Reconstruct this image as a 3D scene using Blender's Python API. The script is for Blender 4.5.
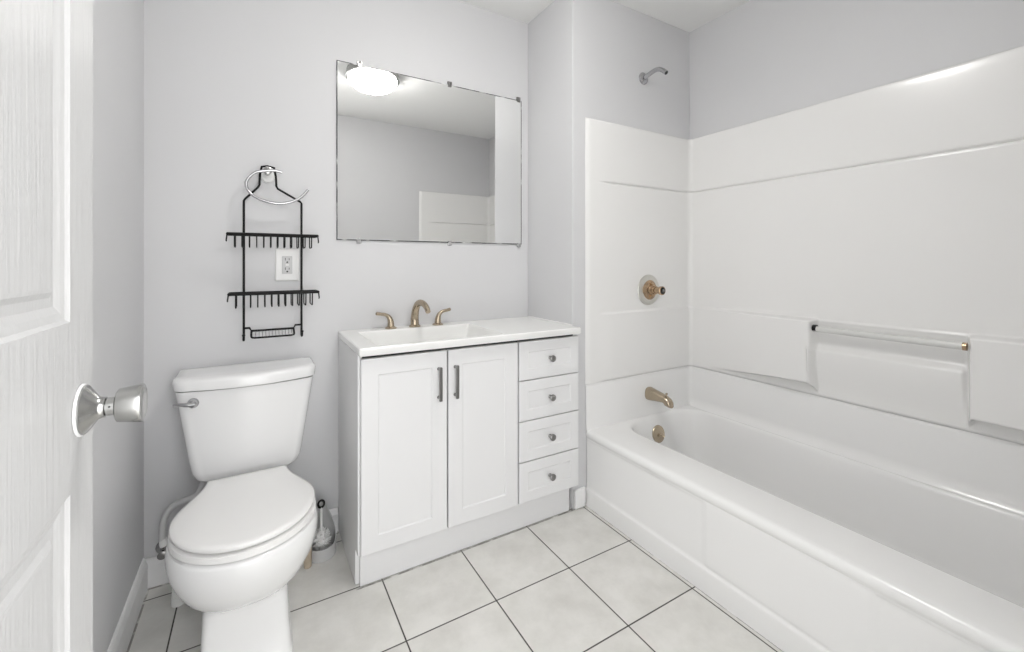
import bpy, bmesh, math, random
from mathutils import Vector, Matrix
random.seed(4)
PI = math.pi
scene = bpy.context.scene
for o in list(bpy.data.objects):
    bpy.data.objects.remove(o)
COL = scene.collection

# ------------------------------------------------------------------ camera
EYE = 1.15
cam_data = bpy.data.cameras.new('camera')
cam = bpy.data.objects.new('camera', cam_data)
COL.objects.link(cam)
cam.location = (0, 0, EYE)
cam.rotation_euler = (PI/2, 0, -math.radians(30.5))
cam_data.sensor_fit = 'HORIZONTAL'
cam_data.sensor_width = 36.0
cam_data.lens = 433.0/1024*36.0
cam_data.shift_x = 0.0
cam_data.shift_y = -(326-262.5)/1024
cam_data.clip_start = 0.02
scene.camera = cam

# ------------------------------------------------------------------ light and exposure
WORLD_STRENGTH = 2.5
LAMP_STRENGTH = 23.0
world = bpy.data.worlds.new('hall_daylight')
scene.world = world
world.use_nodes = True
bg = world.node_tree.nodes['Background']
bg.inputs[0].default_value = (1.0, 1.0, 1.0, 1)
bg.inputs[1].default_value = WORLD_STRENGTH
scene.view_settings.view_transform = 'Standard'
scene.view_settings.look = 'None'
scene.view_settings.gamma = 1
scene.view_settings.use_curve_mapping = False
scene.view_settings.exposure = 0.84

# ------------------------------------------------------------------ room numbers (metres)
XL, YB, XS, YE, XT, XR, ZC = -0.345, 1.980, 1.265, 1.592, 1.340, 2.099, 2.445
YF = -0.09                      # the entry wall, behind the camera

# ------------------------------------------------------------------ materials
def mat(name, color, rough=0.5, metal=0.0, spec=0.5, emit=None, estr=0, noise=None, bump=None, trans=0.0, coat=0.0):
    """noise=(scale, amount); bump=(scale, strength, stretch)"""
    m = bpy.data.materials.new(name)
    m.use_nodes = True
    nt = m.node_tree
    b = nt.nodes['Principled BSDF']
    b.inputs['Base Color'].default_value = (*color, 1)
    b.inputs['Roughness'].default_value = rough
    b.inputs['Metallic'].default_value = metal
    b.inputs['Specular IOR Level'].default_value = spec
    b.inputs['Transmission Weight'].default_value = trans
    b.inputs['Coat Weight'].default_value = coat
    if emit:
        b.inputs['Emission Color'].default_value = (*emit, 1)
        b.inputs['Emission Strength'].default_value = estr
    tc = nt.nodes.new('ShaderNodeTexCoord')
    if noise:
        n = nt.nodes.new('ShaderNodeTexNoise')
        n.inputs['Scale'].default_value = noise[0]
        n.inputs['Detail'].default_value = 5
        nt.links.new(tc.outputs['Object'], n.inputs['Vector'])
        r = nt.nodes.new('ShaderNodeValToRGB')
        lo = [max(0, c*(1-noise[1])) for c in color]
        hi = [min(1, c*(1+noise[1]*0.6)) for c in color]
        r.color_ramp.elements[0].position = 0.3
        r.color_ramp.elements[1].position = 0.7
        r.color_ramp.elements[0].color = (*lo, 1)
        r.color_ramp.elements[1].color = (*hi, 1)
        nt.links.new(n.outputs['Fac'], r.inputs['Fac'])
        nt.links.new(r.outputs['Color'], b.inputs['Base Color'])
    if bump:
        mp = nt.nodes.new('ShaderNodeMapping')
        mp.inputs['Scale'].default_value = bump[2] if len(bump) > 2 else (1, 1, 1)
        nt.links.new(tc.outputs['Object'], mp.inputs['Vector'])
        n2 = nt.nodes.new('ShaderNodeTexNoise')
        n2.inputs['Scale'].default_value = bump[0]
        n2.inputs['Detail'].default_value = 4
        nt.links.new(mp.outputs['Vector'], n2.inputs['Vector'])
        bp = nt.nodes.new('ShaderNodeBump')
        bp.inputs['Strength'].default_value = bump[1]
        bp.inputs['Distance'].default_value = 0.002
        nt.links.new(n2.outputs['Fac'], bp.inputs['Height'])
        nt.links.new(bp.outputs['Normal'], b.inputs['Normal'])
    return m

M = {}
M['paint'] = mat('grey_wall_paint', (0.635, 0.635, 0.645), 0.55, bump=(180, 0.08), noise=(2.0, 0.015))
M['ceiling'] = mat('ceiling_paint', (0.86, 0.86, 0.85), 0.8, bump=(120, 0.1))
M['trim'] = mat('white_trim_paint', (0.86, 0.86, 0.86), 0.35, noise=(14, 0.05))
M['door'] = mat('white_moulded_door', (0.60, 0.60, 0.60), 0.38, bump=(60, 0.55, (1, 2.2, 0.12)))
M['cabinet'] = mat('white_cabinet_paint', (0.775, 0.775, 0.78), 0.35)
M['carcass'] = mat('cabinet_side_paint', (0.84, 0.84, 0.84), 0.45)
M['gap_shade'] = mat('painted_gap_shade', (0.05, 0.05, 0.05), 0.8)  # near-black colour stands in for shade in the vanity gaps
M['cultured'] = mat('cultured_marble', (0.84, 0.84, 0.825), 0.22, noise=(3, 0.01))
M['porcelain'] = mat('white_porcelain', (0.82, 0.82, 0.82), 0.10, coat=0.3)
M['seat'] = mat('white_seat_plastic', (0.84, 0.835, 0.825), 0.16)
M['fibreglass'] = mat('white_fibreglass', (0.82, 0.815, 0.805), 0.2, noise=(1.5, 0.012))
M['tub'] = mat('white_tub_gelcoat', (0.86, 0.858, 0.852), 0.16)
M['chrome'] = mat('chrome', (0.50, 0.50, 0.51), 0.10, metal=1)
M['plate'] = mat('pale_nickel', (0.66, 0.65, 0.61), 0.3, metal=1)
M['satin'] = mat('satin_nickel', (0.46, 0.46, 0.45), 0.22, metal=1)
M['knobmetal'] = mat('dark_nickel', (0.27, 0.265, 0.26), 0.28, metal=1)
M['champagne'] = mat('champagne_nickel', (0.47, 0.395, 0.30), 0.24, metal=1)
M['brass'] = mat('worn_brass', (0.50, 0.36, 0.24), 0.22, metal=1, noise=(60, 0.3))
M['black'] = mat('black_coated_wire', (0.005, 0.005, 0.005), 0.55, spec=0.25)
M['plastic'] = mat('white_plastic', (0.80, 0.80, 0.79), 0.35)
M['clear'] = mat('clear_plastic', (0.85, 0.85, 0.85), 0.1, trans=0.6)
M['acrylic'] = mat('milky_acrylic', (0.82, 0.82, 0.80), 0.12, trans=0.25)
M['dark_hole'] = mat('dark_slot', (0.01, 0.01, 0.01), 0.6)
M['wood'] = mat('tan_wood', (0.50, 0.42, 0.32), 0.6, noise=(30, 0.2))
M['grey_plastic'] = mat('pale_grey_plastic', (0.52, 0.52, 0.52), 0.3)
M['bristle'] = mat('white_bristles', (0.75, 0.75, 0.74), 0.7)
M['braid'] = mat('braided_white_hose', (0.68, 0.68, 0.68), 0.45, bump=(400, 0.6))
M['caulk'] = mat('white_caulk', (0.80, 0.80, 0.79), 0.5, bump=(60, 0.5))
M['lampglass'] = mat('lit_frosted_glass', (0.9, 0.9, 0.88), 0.3, emit=(1.0, 0.985, 0.96), estr=LAMP_STRENGTH)

# mirror glass and its dark perished edge
def mirror_mats():
    m = bpy.data.materials.new('silvered_glass'); m.use_nodes = True
    b = m.node_tree.nodes['Principled BSDF']
    b.inputs['Base Color'].default_value = (0.90, 0.905, 0.90, 1)
    b.inputs['Metallic'].default_value = 1; b.inputs['Roughness'].default_value = 0.0
    e = bpy.data.materials.new('perished_mirror_edge'); e.use_nodes = True
    nt = e.node_tree; b = nt.nodes['Principled BSDF']
    tc = nt.nodes.new('ShaderNodeTexCoord'); n = nt.nodes.new('ShaderNodeTexNoise')
    n.inputs['Scale'].default_value = 11; n.inputs['Detail'].default_value = 7
    r = nt.nodes.new('ShaderNodeValToRGB')
    r.color_ramp.elements[0].position = 0.53; r.color_ramp.elements[0].color = (0.03, 0.03, 0.03, 1)
    r.color_ramp.elements[1].position = 0.66; r.color_ramp.elements[1].color = (0.7, 0.7, 0.7, 1)
    nt.links.new(tc.outputs['Object'], n.inputs['Vector'])
    nt.links.new(n.outputs['Fac'], r.inputs['Fac']); nt.links.new(r.outputs['Color'], b.inputs['Base Color'])
    b.inputs['Roughness'].default_value = 0.3
    return m, e
M['mirror'], M['mirror_edge'] = mirror_mats()

def floor_material():
    m = bpy.data.materials.new('beige_grey_floor_tile'); m.use_nodes = True
    nt = m.node_tree; N = nt.nodes; L = nt.links
    b = N['Principled BSDF']
    tc = N.new('ShaderNodeTexCoord'); sp = N.new('ShaderNodeSeparateXYZ')
    L.new(tc.outputs['Object'], sp.inputs[0])
    def math_(op, a, b_=None, c=None):
        n = N.new('ShaderNodeMath'); n.operation = op
        for i, v in enumerate((a, b_, c)):
            if v is None: continue
            if isinstance(v, (int, float)): n.inputs[i].default_value = v
            else: L.new(v, n.inputs[i])
        return n.outputs[0]
    def line(sock, off, size):
        t = math_('DIVIDE', math_('SUBTRACT', sock, off), size)
        fr = math_('FRACT', math_('ADD', t, 100.5))
        d = math_('MULTIPLY', math_('ABSOLUTE', math_('SUBTRACT', fr, 0.5)), size)
        cell = math_('FLOOR', math_('ADD', t, 100.0))
        return d, cell
    dx, cx = line(sp.outputs[0], 0.702, 0.3108)
    dy, cy = line(sp.outputs[1], 1.296, 0.302)
    d = math_('MINIMUM', dx, dy)
    mr = N.new('ShaderNodeMapRange'); mr.inputs[1].default_value = 0.0014; mr.inputs[2].default_value = 0.0030
    L.new(d, mr.inputs[0])
    # mottled stone look
    n1 = N.new('ShaderNodeTexNoise'); n1.inputs['Scale'].default_value = 7; n1.inputs['Detail'].default_value = 8
    n1.inputs['Roughness'].default_value = 0.62
    cmb = N.new('ShaderNodeCombineXYZ'); L.new(math_('MULTIPLY', cx, 3.7), cmb.inputs[0]); L.new(math_('MULTIPLY', cy, 5.1), cmb.inputs[1])
    va = N.new('ShaderNodeVectorMath'); va.operation = 'ADD'
    L.new(tc.outputs['Object'], va.inputs[0]); L.new(cmb.outputs[0], va.inputs[1])
    L.new(va.outputs[0], n1.inputs['Vector'])
    r = N.new('ShaderNodeValToRGB')
    r.color_ramp.elements[0].position = 0.30; r.color_ramp.elements[0].color = (0.63, 0.62, 0.585, 1)
    r.color_ramp.elements[1].position = 0.62; r.color_ramp.elements[1].color = (0.76, 0.75, 0.72, 1)
    L.new(n1.outputs['Fac'], r.inputs['Fac'])
    mx = N.new('ShaderNodeMix'); mx.data_type = 'RGBA'
    mx.inputs[6].default_value = (0.055, 0.052, 0.045, 1)
    L.new(mr.outputs[0], mx.inputs[0]); L.new(r.outputs['Color'], mx.inputs[7])
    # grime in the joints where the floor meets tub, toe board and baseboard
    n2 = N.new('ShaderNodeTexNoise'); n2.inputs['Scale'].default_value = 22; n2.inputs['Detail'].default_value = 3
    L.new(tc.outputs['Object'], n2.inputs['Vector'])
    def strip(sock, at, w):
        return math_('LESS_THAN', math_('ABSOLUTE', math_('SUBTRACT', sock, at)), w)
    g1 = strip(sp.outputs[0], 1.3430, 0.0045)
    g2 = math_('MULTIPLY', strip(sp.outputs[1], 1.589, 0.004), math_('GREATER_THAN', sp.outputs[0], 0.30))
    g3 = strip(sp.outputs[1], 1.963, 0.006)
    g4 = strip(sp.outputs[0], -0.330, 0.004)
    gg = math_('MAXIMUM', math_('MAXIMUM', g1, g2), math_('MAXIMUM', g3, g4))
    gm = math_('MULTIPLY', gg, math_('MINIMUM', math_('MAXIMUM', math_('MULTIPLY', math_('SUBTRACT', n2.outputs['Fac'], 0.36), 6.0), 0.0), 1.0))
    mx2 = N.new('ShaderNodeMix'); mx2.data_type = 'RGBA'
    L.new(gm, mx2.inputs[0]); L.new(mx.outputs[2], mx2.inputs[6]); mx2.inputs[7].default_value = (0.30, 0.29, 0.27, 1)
    L.new(mx2.outputs[2], b.inputs['Base Color'])
    rr = N.new('ShaderNodeMapRange'); rr.inputs[3].default_value = 0.8; rr.inputs[4].default_value = 0.33
    L.new(mr.outputs[0], rr.inputs[0]); L.new(rr.outputs[0], b.inputs['Roughness'])
    bp = N.new('ShaderNodeBump'); bp.inputs['Strength'].default_value = 0.5; bp.inputs['Distance'].default_value = 0.002
    L.new(mr.outputs[0], bp.inputs['Height']); L.new(bp.outputs['Normal'], b.inputs['Normal'])
    return m
M['floor'] = floor_material()

# ------------------------------------------------------------------ mesh helpers (all shapes are given in world metres)
def world_loc(o):
    v = Vector((0, 0, 0))
    while o is not None:
        v += o.location; o = o.parent
    return v

def obj(name, bm, material, parent=None, origin=None, smooth=True, bevel=0.0, angle=35):
    bmesh.ops.remove_doubles(bm, verts=bm.verts, dist=1e-6)
    bmesh.ops.recalc_face_normals(bm, faces=bm.faces)
    me = bpy.data.meshes.new(name)
    o = bpy.data.objects.new(name, me)
    COL.objects.link(o)
    if parent is not None:
        o.parent = parent
        base = world_loc(parent)
    else:
        base = Vector(origin) if origin else Vector((0, 0, 0))
        o.location = base
    bmesh.ops.translate(bm, vec=-base, verts=bm.verts)
    bm.to_mesh(me); bm.free()
    for mm in (material if isinstance(material, (list, tuple)) else [material]):
        me.materials.append(mm)
    if smooth:
        for p in me.polygons: p.use_smooth = True
        me.set_sharp_from_angle(angle=math.radians(angle))
    if bevel:
        bv = o.modifiers.new('bevel', 'BEVEL'); bv.width = bevel; bv.segments = 3
        bv.limit_method = 'ANGLE'; bv.angle_limit = math.radians(40)
        bv.harden_normals = False
    return o

def thing(name, label, cat, loc, group=None):
    o = bpy.data.objects.new(name, None); COL.objects.link(o)
    o.empty_display_size = 0.05
    o.location = loc; o['label'] = label; o['category'] = cat
    if group: o['group'] = group
    return o

def tag(o, label, cat, group=None):
    o['label'] = label; o['category'] = cat
    if group: o['group'] = group
    return o

def struct(name, bm, material, origin=(0, 0, 0), **k):
    o = obj(name, bm, material, None, origin, **k)
    o['kind'] = 'structure'
    return o

def box(bm, x0, x1, y0, y1, z0, z1):
    vs = [bm.verts.new((x, y, z)) for z in (z0, z1) for y in (y0, y1) for x in (x0, x1)]
    for f in ((0, 2, 3, 1), (4, 5, 7, 6), (0, 1, 5, 4), (2, 6, 7, 3), (0, 4, 6, 2), (1, 3, 7, 5)):
        bm.faces.new([vs[i] for i in f])

def loft(bm, rings, cap0=True, cap1=True, closed=True):
    prev = None; allv = []
    for r in rings:
        vs = [bm.verts.new(p) for p in r]
        if prev:
            n = len(vs)
            for i in range(n if closed else n-1):
                j = (i+1) % n
                bm.faces.new((prev[i], prev[j], vs[j], vs[i]))
        prev = vs; allv.append(vs)
    if cap0: bm.faces.new(allv[0])
    if cap1: bm.faces.new(allv[-1])
    return allv

def catmull(pts, n=8, closed=False):
    pts = [Vector(p) for p in pts]; out = []
    m = len(pts)
    for i in range(m if closed else m-1):
        p1, p2 = pts[i], pts[(i+1) % m]
        p0 = pts[i-1] if (i > 0 or closed) else p1*2-p2
        p3 = pts[(i+2) % m] if (i+2 < m or closed) else p2*2-p1
        for k in range(n):
            t = k/n
            out.append(0.5*((2*p1)+(p2-p0)*t+(2*p0-5*p1+4*p2-p3)*t*t+(3*p1-p0-3*p2+p3)*t**3))
    if not closed: out.append(pts[-1])
    return out

def tube(bm, pts, r, seg=10, closed=False, flat=1.0, up=None):
    """sweep; r a number or a list per point; flat squashes across the second axis"""
    pts = [Vector(p) for p in pts]; n = len(pts)
    rs = r if isinstance(r, (list, tuple)) else [r]*n
    tang = []
    for i in range(n):
        a = pts[(i-1) % n] if (closed or i > 0) else pts[i]
        b = pts[(i+1) % n] if (closed or i < n-1) else pts[i]
        tang.append((b-a).normalized())
    u = Vector(up) if up else (Vector((0, 0, 1)) if abs(tang[0].z) < 0.9 else Vector((1, 0, 0)))
    rings = []
    for i in range(n):
        t = tang[i]
        u = (u-t*u.dot(t))
        if u.length < 1e-6: u = t.orthogonal()
        u.normalize(); v = t.cross(u)
        rings.append([pts[i]+u*(rs[i]*flat*math.cos(2*PI*k/seg))+v*(rs[i]*math.sin(2*PI*k/seg)) for k in range(seg)])
    if closed:
        rings.append(rings[0])
        loft(bm, rings, False, False)
    else:
        loft(bm, rings)

def lathe(bm, base, axis, prof, seg=32, cap=True):
    """prof = [(distance along axis, radius)]"""
    base = Vector(base); a = Vector(axis).normalized(); u = a.orthogonal().normalized(); v = a.cross(u)
    rings = []
    for d, r in prof:
        r = max(r, 1e-5)
        rings.append([base+a*d+u*(r*math.cos(2*PI*k/seg))+v*(r*math.sin(2*PI*k/seg)) for k in range(seg)])
    loft(bm, rings, cap, cap)

def roundrect(x0, x1, y0, y1, r, z, ns=10, nc=8):
    pts = []
    cs = [((x1-r, y1-r), 0), ((x0+r, y1-r), PI/2), ((x0+r, y0+r), PI), ((x1-r, y0+r), 3*PI/2)]
    for k, ((cx, cy), a0) in enumerate(cs):
        for i in range(nc+1):
            a = a0+PI/2*i/nc
            pts.append((cx+r*math.cos(a), cy+r*math.sin(a), z))
        nx, na = cs[(k+1) % 4]
        e = (cx+r*math.cos(a0+PI/2), cy+r*math.sin(a0+PI/2)); s = (nx[0]+r*math.cos(na), nx[1]+r*math.sin(na))
        for i in range(1, ns):
            t = i/ns
            pts.append((e[0]+(s[0]-e[0])*t, e[1]+(s[1]-e[1])*t, z))
    return pts

def sstep(t):
    t = max(0.0, min(1.0, t)); return t*t*(3-2*t)

def panel(bm, x0, x1, z0, z1, yf, thick, frame, rec=0.006, slope=0.006):
    """a shaker front facing -y with a recessed centre"""
    def ring(i, y): return [(x0+i, y, z0+i), (x1-i, y, z0+i), (x1-i, y, z1-i), (x0+i, y, z1-i)]
    e = 0.0018
    loft(bm, [ring(0, yf+thick), ring(0, yf+e), ring(e, yf), ring(frame, yf), ring(frame+slope, yf+rec)])

# ------------------------------------------------------------------ room shell
T = 0.10
bm = bmesh.new(); box(bm, XL-T, XR+T, -1.6, YB+T, -0.06, 0.0); struct('floor', bm, M['floor'], smooth=False)
bm = bmesh.new(); box(bm, XL-T, XR+T, YF-T, YB+T, ZC, ZC+0.06); struct('ceiling', bm, M['ceiling'], smooth=False)
bm = bmesh.new(); box(bm, XL-T, XL, YF-T, YB+T, 0, ZC); struct('wall_left', bm, M['paint'], smooth=False)
bm = bmesh.new(); box(bm, XL, XS+T, YB, YB+T, 0, ZC); struct('wall_back', bm, M['paint'], smooth=False)
# plumbing wall: short return beside the vanity and the end wall of the tub alcove
bm = bmesh.new(); box(bm, XS, XR, YE, YB, 0, ZC); struct('wall_alcove', bm, M['paint'], smooth=False, bevel=0.004)
bm = bmesh.new(); box(bm, XR, XR+T, YF-T, YB+T, 0, ZC); struct('wall_right', bm, M['paint'], smooth=False)
DX0, DX1, DZ = -0.215, 0.54, 2.05
bm = bmesh.new()
box(bm, XL, DX0, YF-T, YF, 0, ZC); box(bm, DX1, XR, YF-T, YF, 0, ZC); box(bm, DX0, DX1, YF-T, YF, DZ, ZC)
struct('wall_entry', bm, M['paint'], smooth=False)
# doorway casing on the entry wall (behind the camera)
bm = bmesh.new()
box(bm, DX1, DX1+0.06, YF, YF+0.014, 0, DZ+0.06); box(bm, DX0-0.06, DX1, YF, YF+0.014, DZ, DZ+0.06); box(bm, DX0-0.06, DX0, YF, YF+0.014, 0, DZ)
struct('trim_1', bm, M['trim'], smooth=False, bevel=0.003)

def base_profile_y(bm, x, y0, y1, h, sgn):      # board standing along y against wall at x
    prof = [(0, 0), (0.013, 0), (0.013, h*0.78), (0.009, h*0.86), (0.007, h*0.95), (0.003, h), (0, h)]
    loft(bm, [[(x+sgn*d, y, z) for d, z in prof] for y in (y0, y1)])
def base_profile_x(bm, y, x0, x1, h):
    prof = [(0, 0), (0.013, 0), (0.013, h*0.78), (0.009, h*0.86), (0.007, h*0.95), (0.003, h), (0, h)]
    loft(bm, [[(x, y-d, z) for d, z in prof] for x in (x0, x1)])
bm = bmesh.new(); base_profile_y(bm, XL, YF+0.015, YB-0.014, 0.112, 1); struct('baseboard_left', bm, M['trim'], angle=20)
bm = bmesh.new(); base_profile_x(bm, YB, XL, 0.298, 0.100); struct('baseboard_back', bm, M['trim'], angle=20)
# short block of baseboard between vanity and tub
bm = bmesh.new(); box(bm, 1.270, 1.3335, 1.578, YE, 0.004, 0.094); struct('baseboard_alcove', bm, M['trim'], smooth=False, bevel=0.005)

# ------------------------------------------------------------------ door (open against the left wall)
DF, DT, DY0, DY1 = -0.180, 0.035, 0.030, 0.746
bm = bmesh.new()
def door_grid():
    # six moulded panels: two columns, three rows; front face at x = DF
    cols = [(DY0+0.105, DY0+0.305), (DY1-0.283, DY1-0.078)]
    rows = [(0.22, 0.89), (1.083, 1.66), (1.755, 1.93)]
    ys = sorted({DY0, DY1, *[c for p in cols for c in p]}); zs = sorted({0.012, 2.035, *[c for p in rows for c in p]})
    def quad(y0, y1, z0, z1):
        bm.faces.new([bm.verts.new(p) for p in ((DF, y0, z0), (DF, y1, z0), (DF, y1, z1), (DF, y0, z1))])
    for i in range(len(ys)-1):
        for j in range(len(zs)-1):
            y0, y1, z0, z1 = ys[i], ys[i+1], zs[j], zs[j+1]
            if (y0, y1) in cols and (z0, z1) in rows:
                rings = []
                for ins, dep in ((0, 0), (0.004, 0.0035), (0.012, 0.005), (0.020, 0.008), (0.030, 0.0075), (0.036, 0.004), (0.040, 0.0035)):
                    rings.append([(DF-dep, y0+ins, z0+ins), (DF-dep, y1-ins, z0+ins), (DF-dep, y1-ins, z1-ins), (DF-dep, y0+ins, z1-ins)])
                loft(bm, rings, False, True)
            else:
                quad(y0, y1, z0, z1)
    b = DF-DT
    def q(*ps): bm.faces.new([bm.verts.new(p) for p in ps])
    q((b, DY0, 0.012), (b, DY0, 2.035), (b, DY1, 2.035), (b, DY1, 0.012))
    for a in (DY0, DY1): q((DF, a, 0.012), (DF, a, 2.035), (b, a, 2.035), (b, a, 0.012))
    for z in (0.012, 2.035): q((DF, DY0, z), (DF, DY1, z), (b, DY1, z), (b, DY0, z))
door_grid()
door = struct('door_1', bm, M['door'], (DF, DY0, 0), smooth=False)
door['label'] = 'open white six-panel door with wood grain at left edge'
door['category'] = 'door'
KY, KZ = 0.702, 0.975
bm = bmesh.new(); lathe(bm, (DF, KY, KZ), (1, 0, 0), [(0.0005, 0.0305), (0.0018, 0.0305), (0.003, 0.0295), (0.0035, 0.027)], 40)
obj('paint_ring', bm, M['trim'], door)
bm = bmesh.new()
lathe(bm, (DF, KY, KZ), (1, 0, 0), [(0.0025, 0.0288), (0.0045, 0.0288), (0.006, 0.0275), (0.016, 0.0135), (0.020, 0.0120), (0.0225, 0.0120), (0.023, 0.0100)], 40)
ros = obj('rosette', bm, M['satin'], door)
bm = bmesh.new()
lathe(bm, (DF, KY, KZ), (1, 0, 0), [(0.0225, 0.0092), (0.0235, 0.0092), (0.024, 0.0108), (0.0315, 0.0108), (0.0325, 0.0175), (0.034, 0.0198), (0.036, 0.0202), (0.0555, 0.0232), (0.0575, 0.0226), (0.0585, 0.0195), (0.0582, 0.004)], 48)
kb = obj('door_knob', bm, M['satin'], door)
bm = bmesh.new(); lathe(bm, (DF+0.0275, KY-0.0104, KZ+0.002), (0, -1, 0.2), [(0.0, 0.0011), (0.0008, 0.0011)], 12)
obj('pin_hole', bm, M['dark_hole'], kb)

# ------------------------------------------------------------------ bathtub
tub = thing('bathtub', 'white built-in bathtub with wide front rim along right wall', 'bathtub', (1.70, 0.75, 0))
TY0, TY1, TX1 = YF+0.003, YE-0.003, XR-0.003
bm = bmesh.new()
def rim_ring(x0, z, k=0.0): return roundrect(x0, TX1-k, TY0+k, TY1-k, 0.004, z, 24, 8)
B0, B1, C0, C1 = 1.530, 2.058, 0.02, 1.572
def basin_ring(ix, iy0, iy1, r, z): return roundrect(B0+ix, B1-ix*0.75, C0+iy0, C1-iy1, r, z, 24, 8)
loft(bm, [rim_ring(1.349, 0.300), rim_ring(1.347, 0.318), rim_ring(1.3415, 0.326), rim_ring(XT, 0.332), rim_ring(XT, 0.342), rim_ring(1.3435, 0.351), rim_ring(1.352, 0.3555), rim_ring(1.366, 0.357),
          basin_ring(-0.012, -0.012, -0.012, 0.15, 0.3555), basin_ring(-0.004, -0.004, -0.004, 0.15, 0.354), basin_ring(0.002, 0.003, 0.003, 0.15, 0.349), basin_ring(0.007, 0.010, 0.008, 0.15, 0.338),
          basin_ring(0.016, 0.03, 0.018, 0.15, 0.29), basin_ring(0.036, 0.12, 0.040, 0.14, 0.18), basin_ring(0.055, 0.19, 0.060, 0.13, 0.115), basin_ring(0.080, 0.24, 0.085, 0.11, 0.083), basin_ring(0.12, 0.28, 0.125, 0.09, 0.070), basin_ring(0.17, 0.34, 0.18, 0.05, 0.066)], False, True)
# apron with a kick line and shallow moulded panels
def apron_x(y, z):
    x = 1.3410
    x += 0.007*sstep((z-0.078)/0.012)*(1-sstep((z-0.31)/0.02))
    inside = sstep((y-0.475)/0.012)*(1-sstep((y-0.955)/0.012))
    x -= 0.004*inside*sstep((z-0.088)/0.012)
    if z > 0.31: x = x+(1.3470-x)*sstep((z-0.31)/0.01)
    return x
ys = [TY0+(TY1-TY0)*i/170 for i in range(171)]
zs = [0.0, 0.03, 0.06, 0.074, 0.078, 0.081, 0.084, 0.087, 0.091, 0.096, 0.103, 0.12, 0.18, 0.24, 0.29, 0.30, 0.31, 0.316, 0.320]
loft(bm, [[(apron_x(y, z), y, z) for y in ys] for z in zs], False, False, closed=False)
obj('tub_shell', bm, M['tub'], tub, angle=50)

# wrap-around strips along the three alcove walls
def wrap_path(inset, r=0.025, x_start=XT):
    """points and inward normals along end wall, right wall, foot wall, at 'inset' off the walls"""
    ye, xr, yf = YE-inset, XR-inset, YF+inset
    P = []
    n = 44
    for i in range(n+1):
        P.append((x_start+(xr-r-x_start)*i/n, ye, 0, -1))
    for i in range(1, 8):
        a = PI/2*i/8
        P.append((xr-r+r*math.sin(a), ye-r+r*math.cos(a), -math.sin(a), -math.cos(a)))
    yy = []
    y = ye-r
    fine = [(0.985, 0.925), (0.515, 0.445)]
    while y > yf+r:
        yy.append(y)
        y -= 0.003 if any(b < y < a for a, b in fine) else 0.014
    yy.append(yf+r)
    for y in yy: P.append((xr, y, -1, 0))
    for i in range(1, 8):
        a = PI/2*i/8
        P.append((xr-r+r*math.cos(a), yf+r-r*math.sin(a), -math.cos(a), math.sin(a)))
    for i in range(n+1):
        P.append((xr-r-(xr-r-x_start)*i/n, yf, 0, 1))
    return P

def wrap_mesh(bm, path, zs, off, back=0.005):
    rows = []
    for z in zs:
        row = []
        for (x, y, nx, ny) in path:
            p = off(x, y, z, nx, ny)
            row.append((x+nx*p, y+ny*p, z))
        rows.append(row)
    rear = [[(x-nx*back, y-ny*back, z) for (x, y, nx, ny) in path] for z in zs]
    f = loft(bm, rows, False, False, closed=False)
    g = loft(bm, rear, False, False, closed=False)
    n = len(path)
    for i in range(n-1):
        bm.faces.new((f[0][i], f[0][i+1], g[0][i+1], g[0][i]))
        bm.faces.new((f[-1][i], f[-1][i+1], g[-1][i+1], g[-1][i]))
    for j in range(len(zs)-1):
        for k in (0, n-1):
            bm.faces.new((f[j][k], f[j+1][k], g[j+1][k], g[j][k]))

# upper wall flange of the tub
def flange_off(x, y, z, nx, ny):
    p = 0.0
    if z > 0.560: p -= 0.004*sstep((z-0.562)/0.009)
    if z < 0.40:
        side = 1.0 if nx < -0.5 else 0.25
        t = max(0, (0.40-z)/0.045)
        p += 0.020*side*min(1, t)**2
    return p
bm = bmesh.new()
wrap_mesh(bm, wrap_path(0.008), [0.352, 0.356, 0.360, 0.364, 0.370, 0.376, 0.384, 0.392, 0.40, 0.45, 0.52, 0.555, 0.562, 0.566, 0.5695, 0.5715], flange_off, 0.004)
obj('wall_flange', bm, M['tub'], tub, angle=50)

# ------------------------------------------------------------------ tub surround
def surround_off(x, y, z, nx, ny):
    endw = abs(ny) > 0.7
    fade = sstep((x-1.40)/0.11) if endw else 1.0
    p = 0.0
    # rounded outer edge of the end panels
    if endw and x < XT+0.014: p -= 0.008*(1-math.sqrt(max(0, 1-((XT+0.014-x)/0.014)**2)))
    if z > 1.826: p -= 0.006*(1-math.sqrt(max(0, 1-((z-1.826)/0.012)**2)))
    # groove under the top band
    g = abs(z-1.540)
    if g < 0.008: p -= 0.006*fade*(1-sstep(g/0.008))
    if z > 1.54: p += 0.003*fade
    # lower band stands proud
    p += 0.007*fade*(1-sstep((z-0.897)/0.012))
    if z < 0.583: p -= 0.007*fade*sstep((0.583-z)/0.01)
    if nx < -0.9:
        A = 0.0
        if y > 0.9: A = 0.050*sstep((1.50-y)/0.52)*sstep((y-0.936)/0.020)
        elif y < 0.55: A = 0.050*sstep((y+0.08)/0.50)*(1-sstep((y-0.462)/0.022))
        zb = 0.583+0.036*A/0.050
        B = sstep((z-zb)/0.014)*(1-sstep((z-0.895)/0.016))
        p += A*B
        mid = sstep((y-0.475)/0.02)*(1-sstep((y-0.945)/0.02))
        # recess behind the bar and the sloping catch ledge below it
        if mid > 0:
            led = 0.0
            if z <= 0.80:
                led = 0.020*sstep((0.80-z)/0.028)*(1-sstep((0.765-z)/0.16))
            p += mid*(led-0.004*sstep((z-0.79)/0.02)*(1-sstep((z-0.89)/0.02)))
    return p
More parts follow.
